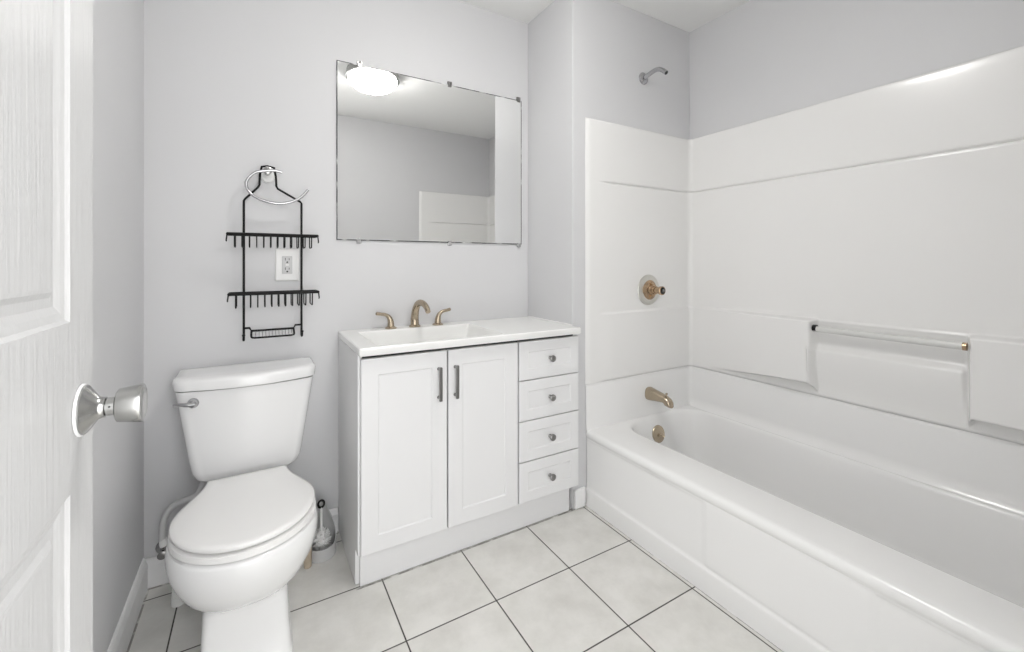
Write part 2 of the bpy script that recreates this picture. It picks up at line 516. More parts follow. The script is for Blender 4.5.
zs = [0.5735, 0.576, 0.579, 0.583, 0.586, 0.589, 0.592, 0.595, 0.598, 0.601, 0.604, 0.607, 0.610, 0.613, 0.616, 0.619, 0.622, 0.626, 0.630, 0.634, 0.64, 0.67, 0.70, 0.73, 0.755, 0.765]
zs += [0.770+0.004*i for i in range(10)]+[0.815, 0.83, 0.85, 0.87, 0.885]
zs += [0.891+0.003*i for i in range(8)]+[0.93, 1.0, 1.1, 1.2, 1.3, 1.4, 1.5, 1.525]
zs += [1.532+0.002*i for i in range(9)]+[1.556, 1.6, 1.7, 1.8, 1.826, 1.830, 1.833, 1.8355, 1.837, 1.838]
sur = thing('tub_surround', 'glossy white tub surround panels with moulded shelves above bathtub', 'tub surround', (1.70, 0.75, 0.5735))
full = wrap_path(0.008)
i0 = max(i for i, p in enumerate(full) if p[3] == -1)
i1 = min(i for i, p in enumerate(full) if p[3] == 1)
for nm, seg in (('end_panel', full[:i0+1]), ('long_panel', full[i0:i1+1]), ('foot_panel', full[i1:])):
    bm = bmesh.new(); wrap_mesh(bm, seg, zs, surround_off, 0.006)
    obj(nm, bm, M['fibreglass'], sur, angle=60)

gb = thing('grab_bar', 'milky white bar across recess of tub surround', 'grab bar', (2.05, 0.70, 0.868))
bx_, bz_ = 2.046, 0.868
bm = bmesh.new(); tube(bm, [(bx_, 0.484, bz_), (bx_, 0.70, bz_), (bx_, 0.940, bz_)], 0.0125, 20); obj('bar', bm, M['acrylic'], gb)
bm = bmesh.new(); lathe(bm, (bx_, 0.926, bz_+0.003), (0, 1, 0), [(0, 0.0145), (0.014, 0.0145)], 20)
c = obj('end_cap', bm, M['black'], gb); c['label'] = 'black end cap'
bm = bmesh.new(); lathe(bm, (bx_, 0.475, bz_), (0, 1, 0), [(0, 0.0135), (0.010, 0.0135)], 20)
c = obj('end_cap', bm, M['brass'], gb); c['label'] = 'brass end cap'

# ------------------------------------------------------------------ tub and shower fittings
sy = YE-0.008
# shower arm
ay = YE
sa = thing('shower_outlet', 'bare chrome shower arm with no head, high on alcove wall', 'shower arm', (1.728, ay, 2.105))
bm = bmesh.new(); lathe(bm, (1.728, ay, 2.105), (0, -1, 0), [(0.0, 0.031), (0.003, 0.031), (0.008, 0.026), (0.012, 0.014), (0.013, 0.011)], 32)
obj('flange', bm, M['chrome'], sa)
arm = catmull([(1.728, ay-0.002, 2.105), (1.730, ay-0.035, 2.113), (1.735, ay-0.075, 2.122), (1.740, ay-0.105, 2.114), (1.744, ay-0.135, 2.088)], 8)
bm = bmesh.new(); tube(bm, arm, 0.0113, 16)
pipe = obj('pipe', bm, M['chrome'], sa)
d = (arm[-1]-arm[-2]).normalized()
bm = bmesh.new(); lathe(bm, arm[-1]-d*0.0005, d, [(0, 0.0085), (0.0012, 0.0085)], 16); obj('pipe_opening', bm, M['dark_hole'], pipe)

# shower valve with its handle missing
vx, vz = 1.757, 1.008
sv = thing('shower_valve', 'round shower valve plate with bare brass stem, handle missing', 'shower valve', (vx, sy, vz))
bm = bmesh.new(); lathe(bm, (vx, sy-0.0008, vz), (0, -1, 0), [(0, 0.079), (0.003, 0.079), (0.007, 0.075), (0.010, 0.060), (0.0105, 0.050), (0.008, 0.049)], 48)
obj('escutcheon', bm, M['plate'], sv)
bm = bmesh.new(); lathe(bm, (vx, sy-0.006, vz), (0, -1, 0), [(0, 0.050), (0.004, 0.053), (0.006, 0.050), (0.012, 0.043), (0.016, 0.028), (0.030, 0.026), (0.032, 0.021), (0.045, 0.021), (0.047, 0.017)], 40)
bod = obj('valve_body', bm, M['brass'], sv)
for a in (PI/2, -PI/2, 0.0):
    cx, cz = vx+0.034*math.cos(a), vz+0.034*math.sin(a)
    bm = bmesh.new(); lathe(bm, (cx, sy-0.014, cz), (0, -1, 0), [(0, 0.011), (0.012, 0.010), (0.014, 0.006)], 16)
    obj('stop_screw', bm, M['brass'], bod)
bm = bmesh.new(); lathe(bm, (vx, sy-0.052, vz), (0, -1, 0), [(0, 0.017), (0.028, 0.017), (0.029, 0.0225), (0.040, 0.0225), (0.042, 0.0205)], 28)
stem = obj('stem', bm, M['brass'], sv)
bm = bmesh.new(); lathe(bm, (vx, sy-0.0938, vz), (0, -1, 0), [(0, 0.0175), (0.0012, 0.0175)], 24); dd = obj('stem_socket', bm, M['dark_hole'], stem)
bm = bmesh.new(); lathe(bm, (vx, sy-0.094, vz), (0, -1, 0), [(0, 0.008), (0.006, 0.008), (0.0065, 0.006)], 14); obj('splined_tip', bm, M['knobmetal'], stem)

# tub spout
tx, tz = 1.760, 0.470
ts = thing('tub_spout', 'champagne nickel tub spout with lift knob above bathtub rim', 'tub spout', (tx, sy, tz))
rings = []
for yoff, w, zt, zb in ((0.0, 0.031, 0.035, -0.036), (0.006, 0.032, 0.036, -0.037), (0.02, 0.031, 0.034, -0.036), (0.06, 0.028, 0.027, -0.030), (0.10, 0.026, 0.019, -0.025), (0.116, 0.0255, 0.015, -0.027), (0.124, 0.025, 0.012, -0.038), (0.140, 0.023, 0.004, -0.041), (0.150, 0.020, -0.008, -0.042), (0.155, 0.015, -0.022, -0.042)):
    cz, hz = (zt+zb)/2, (zt-zb)/2
    w, hz, cz, yoff = w*0.92, hz*0.92, cz*0.9, yoff*0.94
    rings.append([(tx+w*math.copysign(abs(math.cos(a))**0.8, math.cos(a)), sy-0.0006-yoff, tz+cz+hz*math.copysign(abs(math.sin(a))**0.8, math.sin(a))) for a in [2*PI*k/28 for k in range(28)]])
bm = bmesh.new(); loft(bm, rings); obj('spout_body', bm, M['champagne'], ts, angle=50)
bm = bmesh.new(); lathe(bm, (tx, sy-0.114, tz+0.009), (0, -0.1, 1), [(0, 0.0028), (0.012, 0.0028), (0.013, 0.006), (0.018, 0.006), (0.020, 0.003)], 16)
obj('lift_knob', bm, M['champagne'], ts)

# overflow plate: sits on the sloping head of the basin
oy, oz, oxx = 1.550, 0.262, 1.790
n_ = Vector((0, -1, 0.22)).normalized()
ov = thing('overflow_plate', 'round champagne nickel overflow plate inside head of bathtub', 'overflow plate', (oxx, oy, oz))
bm = bmesh.new(); lathe(bm, (oxx, oy, oz), n_, [(0.000, 0.043), (0.005, 0.044), (0.009, 0.041), (0.012, 0.031), (0.013, 0.012)], 36)
obj('plate', bm, M['champagne'], ov)
bm = bmesh.new(); tube(bm, [Vector((oxx, oy, oz))+n_*0.010, Vector((oxx+0.003, oy, oz-0.004))+n_*0.028, Vector((oxx+0.006, oy, oz-0.014))+n_*0.038], [0.0055, 0.005, 0.0065], 12)
obj('trip_lever', bm, M['champagne'], ov)

# ------------------------------------------------------------------ vanity
VX0, VX1, VT = 0.3015, 1.263, 0.8275
DFY = 1.548                     # face of doors and drawers
CFY = DFY+0.020                 # face of the carcass
van = thing('vanity_cabinet', 'white bathroom vanity cabinet with two doors and four drawers', 'vanity cabinet', (0.78, 1.78, 0))
def side_panel(x0, x1):
    bm = bmesh.new()
    prof = [(YB-0.001, 0.001), (YB-0.001, VT), (CFY, VT), (CFY, 0.128), (1.612, 0.128), (1.612, 0.001)]
    if x0 < 0.5: prof = [(YB-0.015, 0.001), (YB-0.015, 0.104), (YB-0.001, 0.104), (YB-0.001, VT), (CFY, VT), (CFY, 0.128), (1.612, 0.128), (1.612, 0.001)]
    loft(bm, [[(x, y, z) for y, z in prof] for x in (x0, x1)])
    return bm
obj('side_panel', side_panel(VX0, VX0+0.014), M['carcass'], van, smooth=False, bevel=0.001)
obj('side_panel', side_panel(VX1-0.0145, VX1-0.0005), M['carcass'], van, smooth=False, bevel=0.001)
bm = bmesh.new(); box(bm, VX0+0.0145, VX1-0.015, CFY+0.002, YB-0.016, 0.13, 0.142); obj('bottom_board', bm, M['carcass'], van, smooth=False)
bm = bmesh.new(); box(bm, VX0+0.0145, VX1-0.015, CFY+0.002, CFY+0.012, 0.1425, VT-0.001); obj('gap_shade_board', bm, M['gap_shade'], van, smooth=False)  # blackened board paints the shade between the fronts and under the top
bm = bmesh.new(); box(bm, 0.3145, 1.2455, 1.594, 1.610, 0.001, 0.1285); obj('toe_board', bm, M['cabinet'], van, smooth=False, bevel=0.0015)
def pull(parent, x):
    bm = bmesh.new()
    y0 = DFY-0.0003
    for z in (0.642, 0.749):
        tube(bm, [(x, y0, z), (x, y0-0.012, z), (x, y0-0.022, z)], [0.0065, 0.0045, 0.0055], 12)
    rings = []
    for z in (0.632, 0.634, 0.757, 0.759):
        w = 0.0045 if z in (0.632, 0.759) else 0.006
        rings.append([(x-w, y0-0.021, z), (x-w, y0-0.028, z), (x+w, y0-0.028, z), (x+w, y0-0.021, z)])
    loft(bm, rings)
    return obj('handle', bm, M['knobmetal'], parent, bevel=0.001)
for (x0, x1, px) in ((0.3085, 0.6245, 0.590), (0.6305, 0.9405, 0.657)):
    bm = bmesh.new(); panel(bm, x0, x1, 0.134, 0.8150, DFY, 0.019, 0.058, 0.0035, 0.0045)
    dd = obj('door', bm, M['cabinet'], van, smooth=False)
    pull(dd, px)
for (z0, z1) in ((0.6515, 0.8150), (0.4795, 0.6475), (0.3070, 0.4755), (0.134, 0.303)):
    bm = bmesh.new(); panel(bm, 0.9475, 1.2645, z0, z1, DFY, 0.019, 0.044, 0.0035, 0.0045)
    dr = obj('drawer', bm, M['cabinet'], van, smooth=False)
    zc = (z0+z1)/2
    bm = bmesh.new(); lathe(bm, (1.106, DFY+0.0028, zc), (0, -1, 0), [(0, 0.008), (0.003, 0.008), (0.005, 0.0055), (0.014, 0.0055), (0.018, 0.011), (0.022, 0.0145), (0.027, 0.0145), (0.030, 0.011), (0.031, 0.004)], 24)
    obj('knob', bm, M['knobmetal'], dr)

# ------------------------------------------------------------------ vanity top with moulded basin
CT, CB = 0.857, 0.829
CX0, CX1, CY0, CY1 = 0.299, 1.262, 1.526, YB-0.001
bm = bmesh.new()
def rr(x0, x1, y0, y1, z, r=0.004): return roundrect(x0, x1, y0, y1, r, z, 10, 5)
bx0, bx1, by0, by1 = 0.366, 0.878, 1.556, 1.896
loft(bm, [rr(bx0+0.04, bx1-0.06, by0+0.04, by1-0.04, CT-0.120, 0.03), rr(bx0+0.012, bx1-0.026, by0+0.034, by1-0.012, CT-0.112, 0.03), rr(bx0-0.006, bx1+0.004, by0+0.0265, by1+0.004, CB, 0.01), rr(CX0+0.002, CX1-0.002, CY0+0.002, CY1, CB), rr(CX0, CX1, CY0, CY1, CB+0.003), rr(CX0, CX1, CY0, CY1, CT-0.004), rr(CX0+0.0035, CX1-0.0035, CY0+0.0035, CY1, CT, 0.003),
          rr(bx0, bx1, by0, by1, CT, 0.006), rr(bx0+0.002, bx1-0.002, by0+0.002, by1-0.002, CT-0.0025, 0.006), rr(bx0+0.004, bx1-0.006, by0+0.006, by1-0.004, CT-0.010, 0.007), rr(bx0+0.008, bx1-0.012, by0+0.029, by1-0.008, CT-0.027, 0.01),
          rr(bx0+0.018, bx1-0.032, by0+0.040, by1-0.018, CT-0.085, 0.02), rr(bx0+0.024, bx1-0.040, by0+0.046, by1-0.024, CT-0.097, 0.03), rr(bx0+0.045, bx1-0.06, by0+0.062, by1-0.045, CT-0.104, 0.03), rr(bx0+0.2, bx1-0.24, by0+0.13, by1-0.13, CT-0.108, 0.015)], True, True)
top = obj('sink_countertop', bm, M['cultured'], None, (0.78, 1.75, CB), angle=40)
tag(top, 'white one-piece vanity top with sunken rectangular basin', 'vanity top')
bm = bmesh.new(); lathe(bm, (0.604, 1.72, CT-0.1075), (0, 0, 1), [(-0.001, 0.022), (0.002, 0.022), (0.003, 0.018), (0.001, 0.016), (0.004, 0.012), (0.005, 0.002)], 24)
obj('drain', bm, M['champagne'], top)
# ragged caulk bead where top meets the alcove return
pts = []
for i in range(24):
    y = YB-0.005-(YB-1.597)*i/23
    pts.append((XS-0.0005+random.uniform(-0.002, 0.001), max(y, 1.594), CT+0.0005+random.uniform(-0.0005, 0.002)))
bm = bmesh.new(); tube(bm, pts, [random.uniform(0.003, 0.0055) for _ in pts], 8)
obj('caulk_bead', bm, M['caulk'], top)

# ------------------------------------------------------------------ widespread faucet
FY = 1.932
fc = thing('faucet', 'champagne nickel widespread faucet with arched spout behind sink basin', 'faucet', (0.622, FY, CT))
bm = bmesh.new()
lathe(bm, (0.622, FY, CT+0.0004), (0, 0, 1), [(0, 0.026), (0.004, 0.026), (0.008, 0.022), (0.010, 0.018)], 32)
sp = catmull([(0.622, FY, CT+0.006), (0.622, FY+0.001, CT+0.04), (0.623, FY-0.010, CT+0.078), (0.626, FY-0.038, CT+0.108), (0.630, FY-0.078, CT+0.114), (0.634, FY-0.116, CT+0.102), (0.636, FY-0.142, CT+0.080)], 8)
n = len(sp)
tube(bm, sp, [0.0190-0.0080*i/(n-1) for i in range(n)], 20)
obj('spout', bm, M['champagne'], fc)
def lever(hx, s, tip):
    bm = bmesh.new()
    lathe(bm, (hx, FY, CT+0.0004), (0, 0, 1), [(0, 0.025), (0.004, 0.025), (0.007, 0.020), (0.009, 0.017)], 32)
    p = catmull([(hx, FY, CT+0.006), (hx+s*0.001, FY, CT+0.030), (hx+s*0.008, FY, CT+0.050), (hx+s*0.024, FY, CT+0.062), (hx+s*0.044, FY+tip*0.4, CT+0.066), (hx+s*0.066, FY+tip, CT+0.070)], 6)
    m = len(p)
    r = [0.0150-0.0075*sstep(i/(m*0.62)) for i in range(m)]
    r[-1] *= 0.6
    tube(bm, p, r, 18)
    return obj('handle', bm, M['champagne'], fc)
lever(0.513, -1, 0.0)
lever(0.733, 1, 0.004)

# ------------------------------------------------------------------ mirror
MX0, MX1, MZ0, MZ1, MY = 0.293, 1.222, 1.247, 2.016, YB-0.006
mir = thing('mirror', 'large frameless rectangular mirror above vanity with perished dark edges', 'mirror', (0.757, YB, 1.247))
bm = bmesh.new()
e = 0.0038
def mr_(i, y): return [(MX0+i, y, MZ0+i), (MX1-i, y, MZ0+i), (MX1-i, y, MZ1-i), (MX0+i, y, MZ1-i)]
loft(bm, [mr_(e, YB-0.001), mr_(e, MY)])
obj('mirror_glass', bm, M['mirror'], mir, smooth=False)
bm = bmesh.new()
r0, r1, r2, r3 = mr_(0, YB-0.001), mr_(0, MY), mr_(e, MY), mr_(e, YB-0.001)
loft(bm, [r0, r1, r2, r3], False, False)
obj('mirror_edge', bm, M['mirror_edge'], mir, smooth=False)
for x in (0.388, 0.810, 1.203):
    bm = bmesh.new(); box(bm, x-0.011, x+0.011, MY-0.004, YB-0.0002, MZ1+0.0008, MZ1+0.016); box(bm, x-0.009, x+0.009, MY-0.004, MY-0.001, MZ1-0.010, MZ1+0.0008)
    lathe(bm, (x, MY-0.004, MZ1+0.010), (0, -1, 0), [(0, 0.006), (0.002, 0.005), (0.003, 0.002)], 12)
    k = obj('top_clip', bm, M['knobmetal'], mir, bevel=0.001)
for x in (0.385, 0.810, 1.205):
    bm = bmesh.new(); box(bm, x-0.010, x+0.010, MY-0.004, YB-0.0002, MZ0-0.014, MZ0-0.0008); box(bm, x-0.009, x+0.009, MY-0.004, MY-0.001, MZ0-0.0008, MZ0+0.008)
    lathe(bm, (x, MY-0.004, MZ0-0.008), (0, -1, 0), [(0, 0.005), (0.002, 0.004), (0.003, 0.002)], 12)
    obj('bottom_clip', bm, M['clear'], mir, bevel=0.001)

# ------------------------------------------------------------------ outlet
ox0, ox1, oz0, oz1 = 0.0625, 0.149, 1.0755, 1.205
out = thing('electrical_outlet', 'white wall outlet with two sockets behind wire shower caddy', 'outlet', (0.106, YB, 1.14))
bm = bmesh.new()
def pr(i, y): return [(ox0+i, y, oz0+i), (ox1-i, y, oz0+i), (ox1-i, y, oz1-i), (ox0+i, y, oz1-i)]
loft(bm, [pr(0, YB-0.0005), pr(0, YB-0.003), pr(0.003, YB-0.0055), pr(0.006, YB-0.006)])
plate = obj('cover_plate', bm, M['plastic'], out, smooth=False)
ocx, ocz = (ox0+ox1)/2, (oz0+oz1)/2
bm = bmesh.new(); box(bm, ocx-0.0185, ocx+0.0185, YB-0.0085, YB-0.0062, ocz-0.036, ocz+0.036)
rec = obj('receptacle', bm, M['grey_plastic'], out, smooth=False, bevel=0.001)
bm = bmesh.new()
for s in (-1, 1):
    zc = ocz+s*0.019
    box(bm, ocx-0.008, ocx-0.0055, YB-0.0092, YB-0.0088, zc-0.001, zc+0.009)
    box(bm, ocx+0.0055, ocx+0.008, YB-0.0092, YB-0.0088, zc, zc+0.008)
    lathe(bm, (ocx, YB-0.0088, zc-0.008), (0, -1, 0), [(0, 0.0035), (0.0004, 0.0035)], 12)
obj('socket_slots', bm, M['dark_hole'], rec, smooth=False)
bm = bmesh.new(); box(bm, ocx-0.006, ocx+0.006, YB-0.0095, YB-0.0088, ocz-0.0028, ocz+0.0028); obj('reset_button', bm, M['plastic'], rec, smooth=False)

# ------------------------------------------------------------------ towel ring and the caddy hung from its post
hx, hz = 0.036, 1.505
tr = thing('towel_ring', 'silver open towel ring on wall above toilet tank', 'towel ring', (hx, YB, hz))
bm = bmesh.new(); lathe(bm, (hx, YB-0.0004, hz-0.012), (0, -1, 0), [(0, 0.026), (0.004, 0.026), (0.008, 0.022), (0.009, 0.012)], 28)
obj('wall_plate', bm, M['plastic'], tr)
bm = bmesh.new(); lathe(bm, (hx, YB-0.009, hz), (0, -1, 0), [(0, 0.011), (0.030, 0.010), (0.050, 0.010), (0.052, 0.015), (0.060, 0.015), (0.062, 0.011)], 24)
obj('post', bm, M['satin'], tr)
ring_pts = catmull([(0.084, 1.912, 1.502), (0.058, 1.911, 1.506), (0.030, 1.910, 1.502), (-0.004, 1.909, 1.492), (-0.029, 1.908, 1.465), (-0.034, 1.907, 1.435), (-0.016, 1.905, 1.406), (0.020, 1.903, 1.387), (0.066, 1.901, 1.378), (0.112, 1.900, 1.386), (0.150, 1.900, 1.408), (0.176, 1.900, 1.440)], 7)
bm = bmesh.new(); tube(bm, ring_pts, 0.0052, 14); obj('ring', bm, M['chrome'], tr)

cd = thing('shower_caddy', 'black wire two-shelf shower caddy hanging on wall above toilet', 'shower caddy', (0.056, 1.93, 0.86))
FYc = 1.938
W = 0.0041
xl_, xr_ = -0.043, 0.155
bm = bmesh.new()
top_z = hz+0.0145
left = [(xl_, FYc, 0.875), (xl_, FYc, 1.386), (xl_+0.004, FYc, 1.392), (0.003, FYc, 1.440), (0.008, FYc, 1.450), (0.010, FYc, 1.490), (0.016, FYc, top_z+0.002), (hx, FYc, top_z+0.006), (0.058, FYc, top_z+0.002), (0.064, FYc, 1.488), (0.066, FYc, 1.450), (0.071, FYc, 1.440), (xr_-0.004, FYc, 1.394), (xr_, FYc, 1.388), (xr_, FYc, 0.875)]
tube(bm, left, W, 10)
for x in (xl_, xr_):
    c = catmull([(x, FYc, 0.880), (x, FYc-0.001, 0.866), (x, FYc-0.010, 0.856), (x, FYc-0.024, 0.860), (x, FYc-0.030, 0.874)], 5)
    tube(bm, c, W, 8)
    lathe(bm, (x, FYc-0.030, 0.872), (0, 0, 1), [(0, 0.003), (0.002, 0.0055), (0.007, 0.0055), (0.009, 0.003)], 10)
obj('hanging_frame', bm, M['black'], cd)
def basket(z, x0, x1, depth, h):
    yb_, yf_ = FYc-0.004, FYc-0.004-depth
    bm = bmesh.new()
    rail = [(x0, yb_, z), (x0, yf_, z), (x1, yf_, z), (x1, yb_, z)]
    tube(bm, [rail[0], rail[1]], W, 8); tube(bm, [(x0-0.001, yf_, z), (x1+0.001, yf_, z)], W*1.3, 8)
    tube(bm, [rail[2], rail[3]], W, 8); tube(bm, [(x0-0.001, yb_, z), (x1+0.001, yb_, z)], W*1.0, 8)
    b = obj('basket', bm, M['black'], cd)
    n = 12
    for i in range(n):
        x = x0+0.022+(x1-x0-0.044)*i/(n-1)
        wv = bmesh.new()
        tube(wv, catmull([(x, yf_, z), (x, yf_+0.002, z-h+0.008), (x, yf_+0.010, z-h), (x, (yf_+yb_)/2, z-h), (x, yb_-0.010, z-h), (x, yb_-0.002, z-h+0.008), (x, yb_, z)], 3), 0.0022, 6)
        obj('basket_wire', wv, M['black'], b)
    for x, s in ((x0, -1), (x1, 1)):
        wv = bmesh.new()
        tube(wv, catmull([(x, yf_, z), (x+s*0.003, yf_+0.006, z-0.022), (x+s*0.003, yf_+0.014, z-0.026)], 4), 0.0024, 6)
        obj('end_tip', wv, M['black'], b)
basket(1.254, -0.092, 0.206, 0.080, 0.046)
basket(1.035, -0.088, 0.208, 0.088, 0.050)
# soap tray at the foot
bm = bmesh.new()
z = 0.900
fy = FYc-0.055
tube(bm, [(xl_, FYc-0.003, z), (-0.024, FYc-0.003, z), (-0.018, FYc-0.004, z-0.012), (0.126, FYc-0.004, z-0.012), (0.132, FYc-0.003, z), (xr_, FYc-0.003, z)], W, 8)
tray_z = 0.868
tube(bm, catmull([(-0.018, FYc-0.004, z-0.012), (-0.018, fy+0.02, tray_z+0.002), (-0.010, fy+0.004, tray_z), (0.0, fy, tray_z), (0.054, fy, tray_z), (0.108, fy, tray_z), (0.118, fy+0.004, tray_z), (0.126, fy+0.02, tray_z+0.002), (0.126, FYc-0.004, z-0.012)], 4), W*0.9, 8)
tray = obj('soap_tray', bm, M['black'], cd)
bm = bmesh.new()
for i in range(12):
    x = -0.008+0.0112*i+0.004
    tube(bm, [(x, fy, tray_z), (x, FYc-0.010, tray_z+0.003), (x, FYc-0.004, z-0.012)], 0.0013, 6)
obj('tray_wires', bm, M['satin'], tray)

# ------------------------------------------------------------------ toilet
TXC = -0.025
wc = thing('toilet', 'white two-piece toilet with closed lid against back wall', 'toilet', (TXC, 1.65, 0))
def egg(z, yf, yc, yb_, w, wb, n=2.0, yr=0.0):
    """outline: rounded front (towards the camera), sides easing in to a straight back edge"""
    pts = []
    for i in range(41):
        a = PI*i/40
        c, s = math.cos(a), math.sin(a)
        pts.append((TXC+w*math.copysign(abs(c)**(2/n), c), yc-(yc-yf)*abs(s)**(2/n), z))
    for i in range(1, 13):
        u = i/12
        pts.append((TXC-(wb+(w-wb)*(math.cos(PI*u)+1)/2), yc+(yb_-yc)*u, z))
    for i in range(1, 9):
        t = i/9
        pts.append((TXC-wb+2*wb*t, yb_, z))
    for i in range(12, 0, -1):
        u = i/12
        pts.append((TXC+(wb+(w-wb)*(math.cos(PI*u)+1)/2), yc+(yb_-yc)*u, z))
    return pts
bm = bmesh.new()
loft(bm, [egg(0.0008, 1.410, 1.56, 1.80, 0.119, 0.116, 9), egg(0.012, 1.408, 1.56, 1.80, 0.119, 0.116, 9), egg(0.018, 1.413, 1.56, 1.80, 0.114, 0.112, 9), egg(0.10, 1.418, 1.56, 1.80, 0.109, 0.108, 9), egg(0.185, 1.422, 1.56, 1.80, 0.106, 0.106, 7),
          egg(0.195, 1.420, 1.54, 1.81, 0.107, 0.107, 4.2), egg(0.204, 1.402, 1.52, 1.82, 0.117, 0.108, 2.8), egg(0.220, 1.375, 1.51, 1.83, 0.135, 0.110, 2.3), egg(0.246, 1.345, 1.505, 1.84, 0.157, 0.112, 2.08), egg(0.284, 1.320, 1.50, 1.85, 0.176, 0.114, 2), egg(0.318, 1.309, 1.50, 1.86, 0.1865, 0.116, 2),
          egg(0.342, 1.303, 1.50, 1.87, 0.190, 0.118, 2), egg(0.371, 1.304, 1.50, 1.87, 0.1895, 0.118, 2), egg(0.381, 1.308, 1.50, 1.868, 0.186, 0.116, 2), egg(0.384, 1.325, 1.50, 1.86, 0.167, 0.11, 2)])
obj('bowl', bm, M['porcelain'], wc, angle=60)
bm = bmesh.new()
loft(bm, [egg(0.3860, 1.313, 1.51, 1.735, 0.181, 0.112), egg(0.388, 1.308, 1.51, 1.738, 0.186, 0.115), egg(0.4025, 1.309, 1.51, 1.738, 0.185, 0.115), egg(0.4055, 1.316, 1.51, 1.736, 0.179, 0.113)])
obj('seat', bm, M['seat'], wc, angle=60)
bm = bmesh.new()
loft(bm, [egg(0.4110, 1.336, 1.515, 1.742, 0.161, 0.108), egg(0.4116, 1.315, 1.515, 1.746, 0.181, 0.117), egg(0.421, 1.311, 1.515, 1.746, 0.1835, 0.117), egg(0.4255, 1.314, 1.515, 1.745, 0.181, 0.116), egg(0.4280, 1.324, 1.515, 1.738, 0.169, 0.110), egg(0.4305, 1.365, 1.52, 1.715, 0.135, 0.09), egg(0.4315, 1.44, 1.53, 1.66, 0.08, 0.055)])
obj('seat_lid', bm, M['seat'], wc, angle=60)
for s in (-1, 1):
    x = TXC+s*0.068
    bm = bmesh.new(); box(bm, x-0.02, x+0.02, 1.749, 1.772, 0.385, 0.412)
    obj('hinge', bm, M['seat'], wc, bevel=0.004)
def tank_ring(z, w, yf, yb_, bow, rc=0.03):
    pts = []
    # front edge right to left (bowed towards the camera), rounded corners, straight back
    wf = w-rc
    for i in range(25):
        u = 1-2*i/24
        pts.append((TXC+wf*u, yf+bow*u*u, z))
    y0 = yf+bow
    for i in range(1, 8):
        a = PI/2*i/8
        pts.append((TXC-wf-rc*math.sin(a), y0+rc*(1-math.cos(a)), z))
    for i in range(0, 9):
        t = i/8
        pts.append((TXC-w, y0+rc+(yb_-y0-rc)*t, z))
    for i in range(1, 12):
        t = i/12
        pts.append((TXC-w+2*w*t, yb_, z))
    for i in range(8, -1, -1):
        t = i/8
        pts.append((TXC+w, y0+rc+(yb_-y0-rc)*t, z))
    for i in range(7, 0, -1):
        a = PI/2*i/8
        pts.append((TXC+wf+rc*math.sin(a), y0+rc*(1-math.cos(a)), z))
    return pts
bm = bmesh.new()
loft(bm, [tank_ring(0.391, 0.124, 1.812, 1.955, 0.006), tank_ring(0.395, 0.140, 1.800, 1.960, 0.010), tank_ring(0.407, 0.157, 1.792, 1.964, 0.014), tank_ring(0.430, 0.168, 1.788, 1.966, 0.018), tank_ring(0.47, 0.175, 1.785, 1.967, 0.02), tank_ring(0.60, 0.194, 1.776, 1.968, 0.024), tank_ring(0.7165, 0.211, 1.768, 1.968, 0.027)])
obj('tank', bm, M['porcelain'], wc, angle=50)
bm = bmesh.new()
loft(bm, [tank_ring(0.7192, 0.209, 1.765, 1.970, 0.028, 0.05), tank_ring(0.7212, 0.218, 1.756, 1.972, 0.030, 0.05), tank_ring(0.748, 0.221, 1.753, 1.973, 0.030, 0.05), tank_ring(0.7565, 0.218, 1.756, 1.972, 0.030, 0.05), tank_ring(0.7610, 0.210, 1.764, 1.966, 0.029, 0.05), tank_ring(0.7625, 0.185, 1.79, 1.95, 0.02), tank_ring(0.7628, 0.10, 1.84, 1.92, 0.01)])
obj('tank_lid', bm, M['porcelain'], wc, angle=60)
fx, fz, fyy = TXC-0.158, 0.680, 1.788
bm = bmesh.new(); lathe(bm, (fx, fyy+0.004, fz), (-0.15, -1, 0), [(0, 0.0165), (0.006, 0.0165), (0.010, 0.0135), (0.018, 0.0125), (0.021, 0.009), (0.022, 0.004)], 24)
lv = catmull([(fx+0.002, fyy-0.012, fz), (fx-0.016, fyy-0.017, fz+0.001), (fx-0.034, fyy-0.012, fz+0.003), (fx-0.052, fyy-0.004, fz+0.003)], 5)
tube(bm, lv, [0.0125-0.0075*k/(len(lv)-1) for k in range(len(lv))], 12, flat=0.7)
obj('flush_handle', bm, M['chrome'], wc)

# ------------------------------------------------------------------ water supply left of the toilet
wvx, wvz = -0.283, 0.135
sh = thing('shutoff_valve', 'chrome water shutoff valve with white hose left of toilet', 'valve', (wvx, YB, wvz))
bm = bmesh.new(); lathe(bm, (wvx, YB-0.0135, wvz), (0, -1, 0), [(0, 0.027), (0.003, 0.027), (0.009, 0.018), (0.010, 0.008)], 28); obj('escutcheon', bm, M['chrome'], sh)
bm = bmesh.new(); tube(bm, [(wvx, YB-0.022, wvz), (wvx, YB-0.050, wvz)], 0.007, 12); lathe(bm, (wvx, YB-0.050, wvz-0.012), (0, 0, 1), [(0, 0.010), (0.024, 0.010), (0.026, 0.007), (0.032, 0.007)], 16); obj('valve_body', bm, M['chrome'], sh)
bm = bmesh.new(); lathe(bm, (wvx, YB-0.058, wvz), (0, -1, 0), [(0, 0.005), (0.010, 0.005), (0.011, 0.013), (0.016, 0.014), (0.018, 0.010)], 18); obj('handle', bm, M['knobmetal'], sh)
bm = bmesh.new(); tube(bm, catmull([(wvx, YB-0.050, wvz+0.020), (wvx-0.003, YB-0.050, wvz+0.060), (wvx+0.002, YB-0.052, wvz+0.105), (wvx+0.016, YB-0.056, wvz+0.145), (wvx+0.050, YB-0.066, wvz+0.168), (wvx+0.100, YB-0.085, wvz+0.190), (wvx+0.125, YB-0.095, wvz+0.245)], 6), 0.0105, 12); obj('supply_hose', bm, M['braid'], sh)
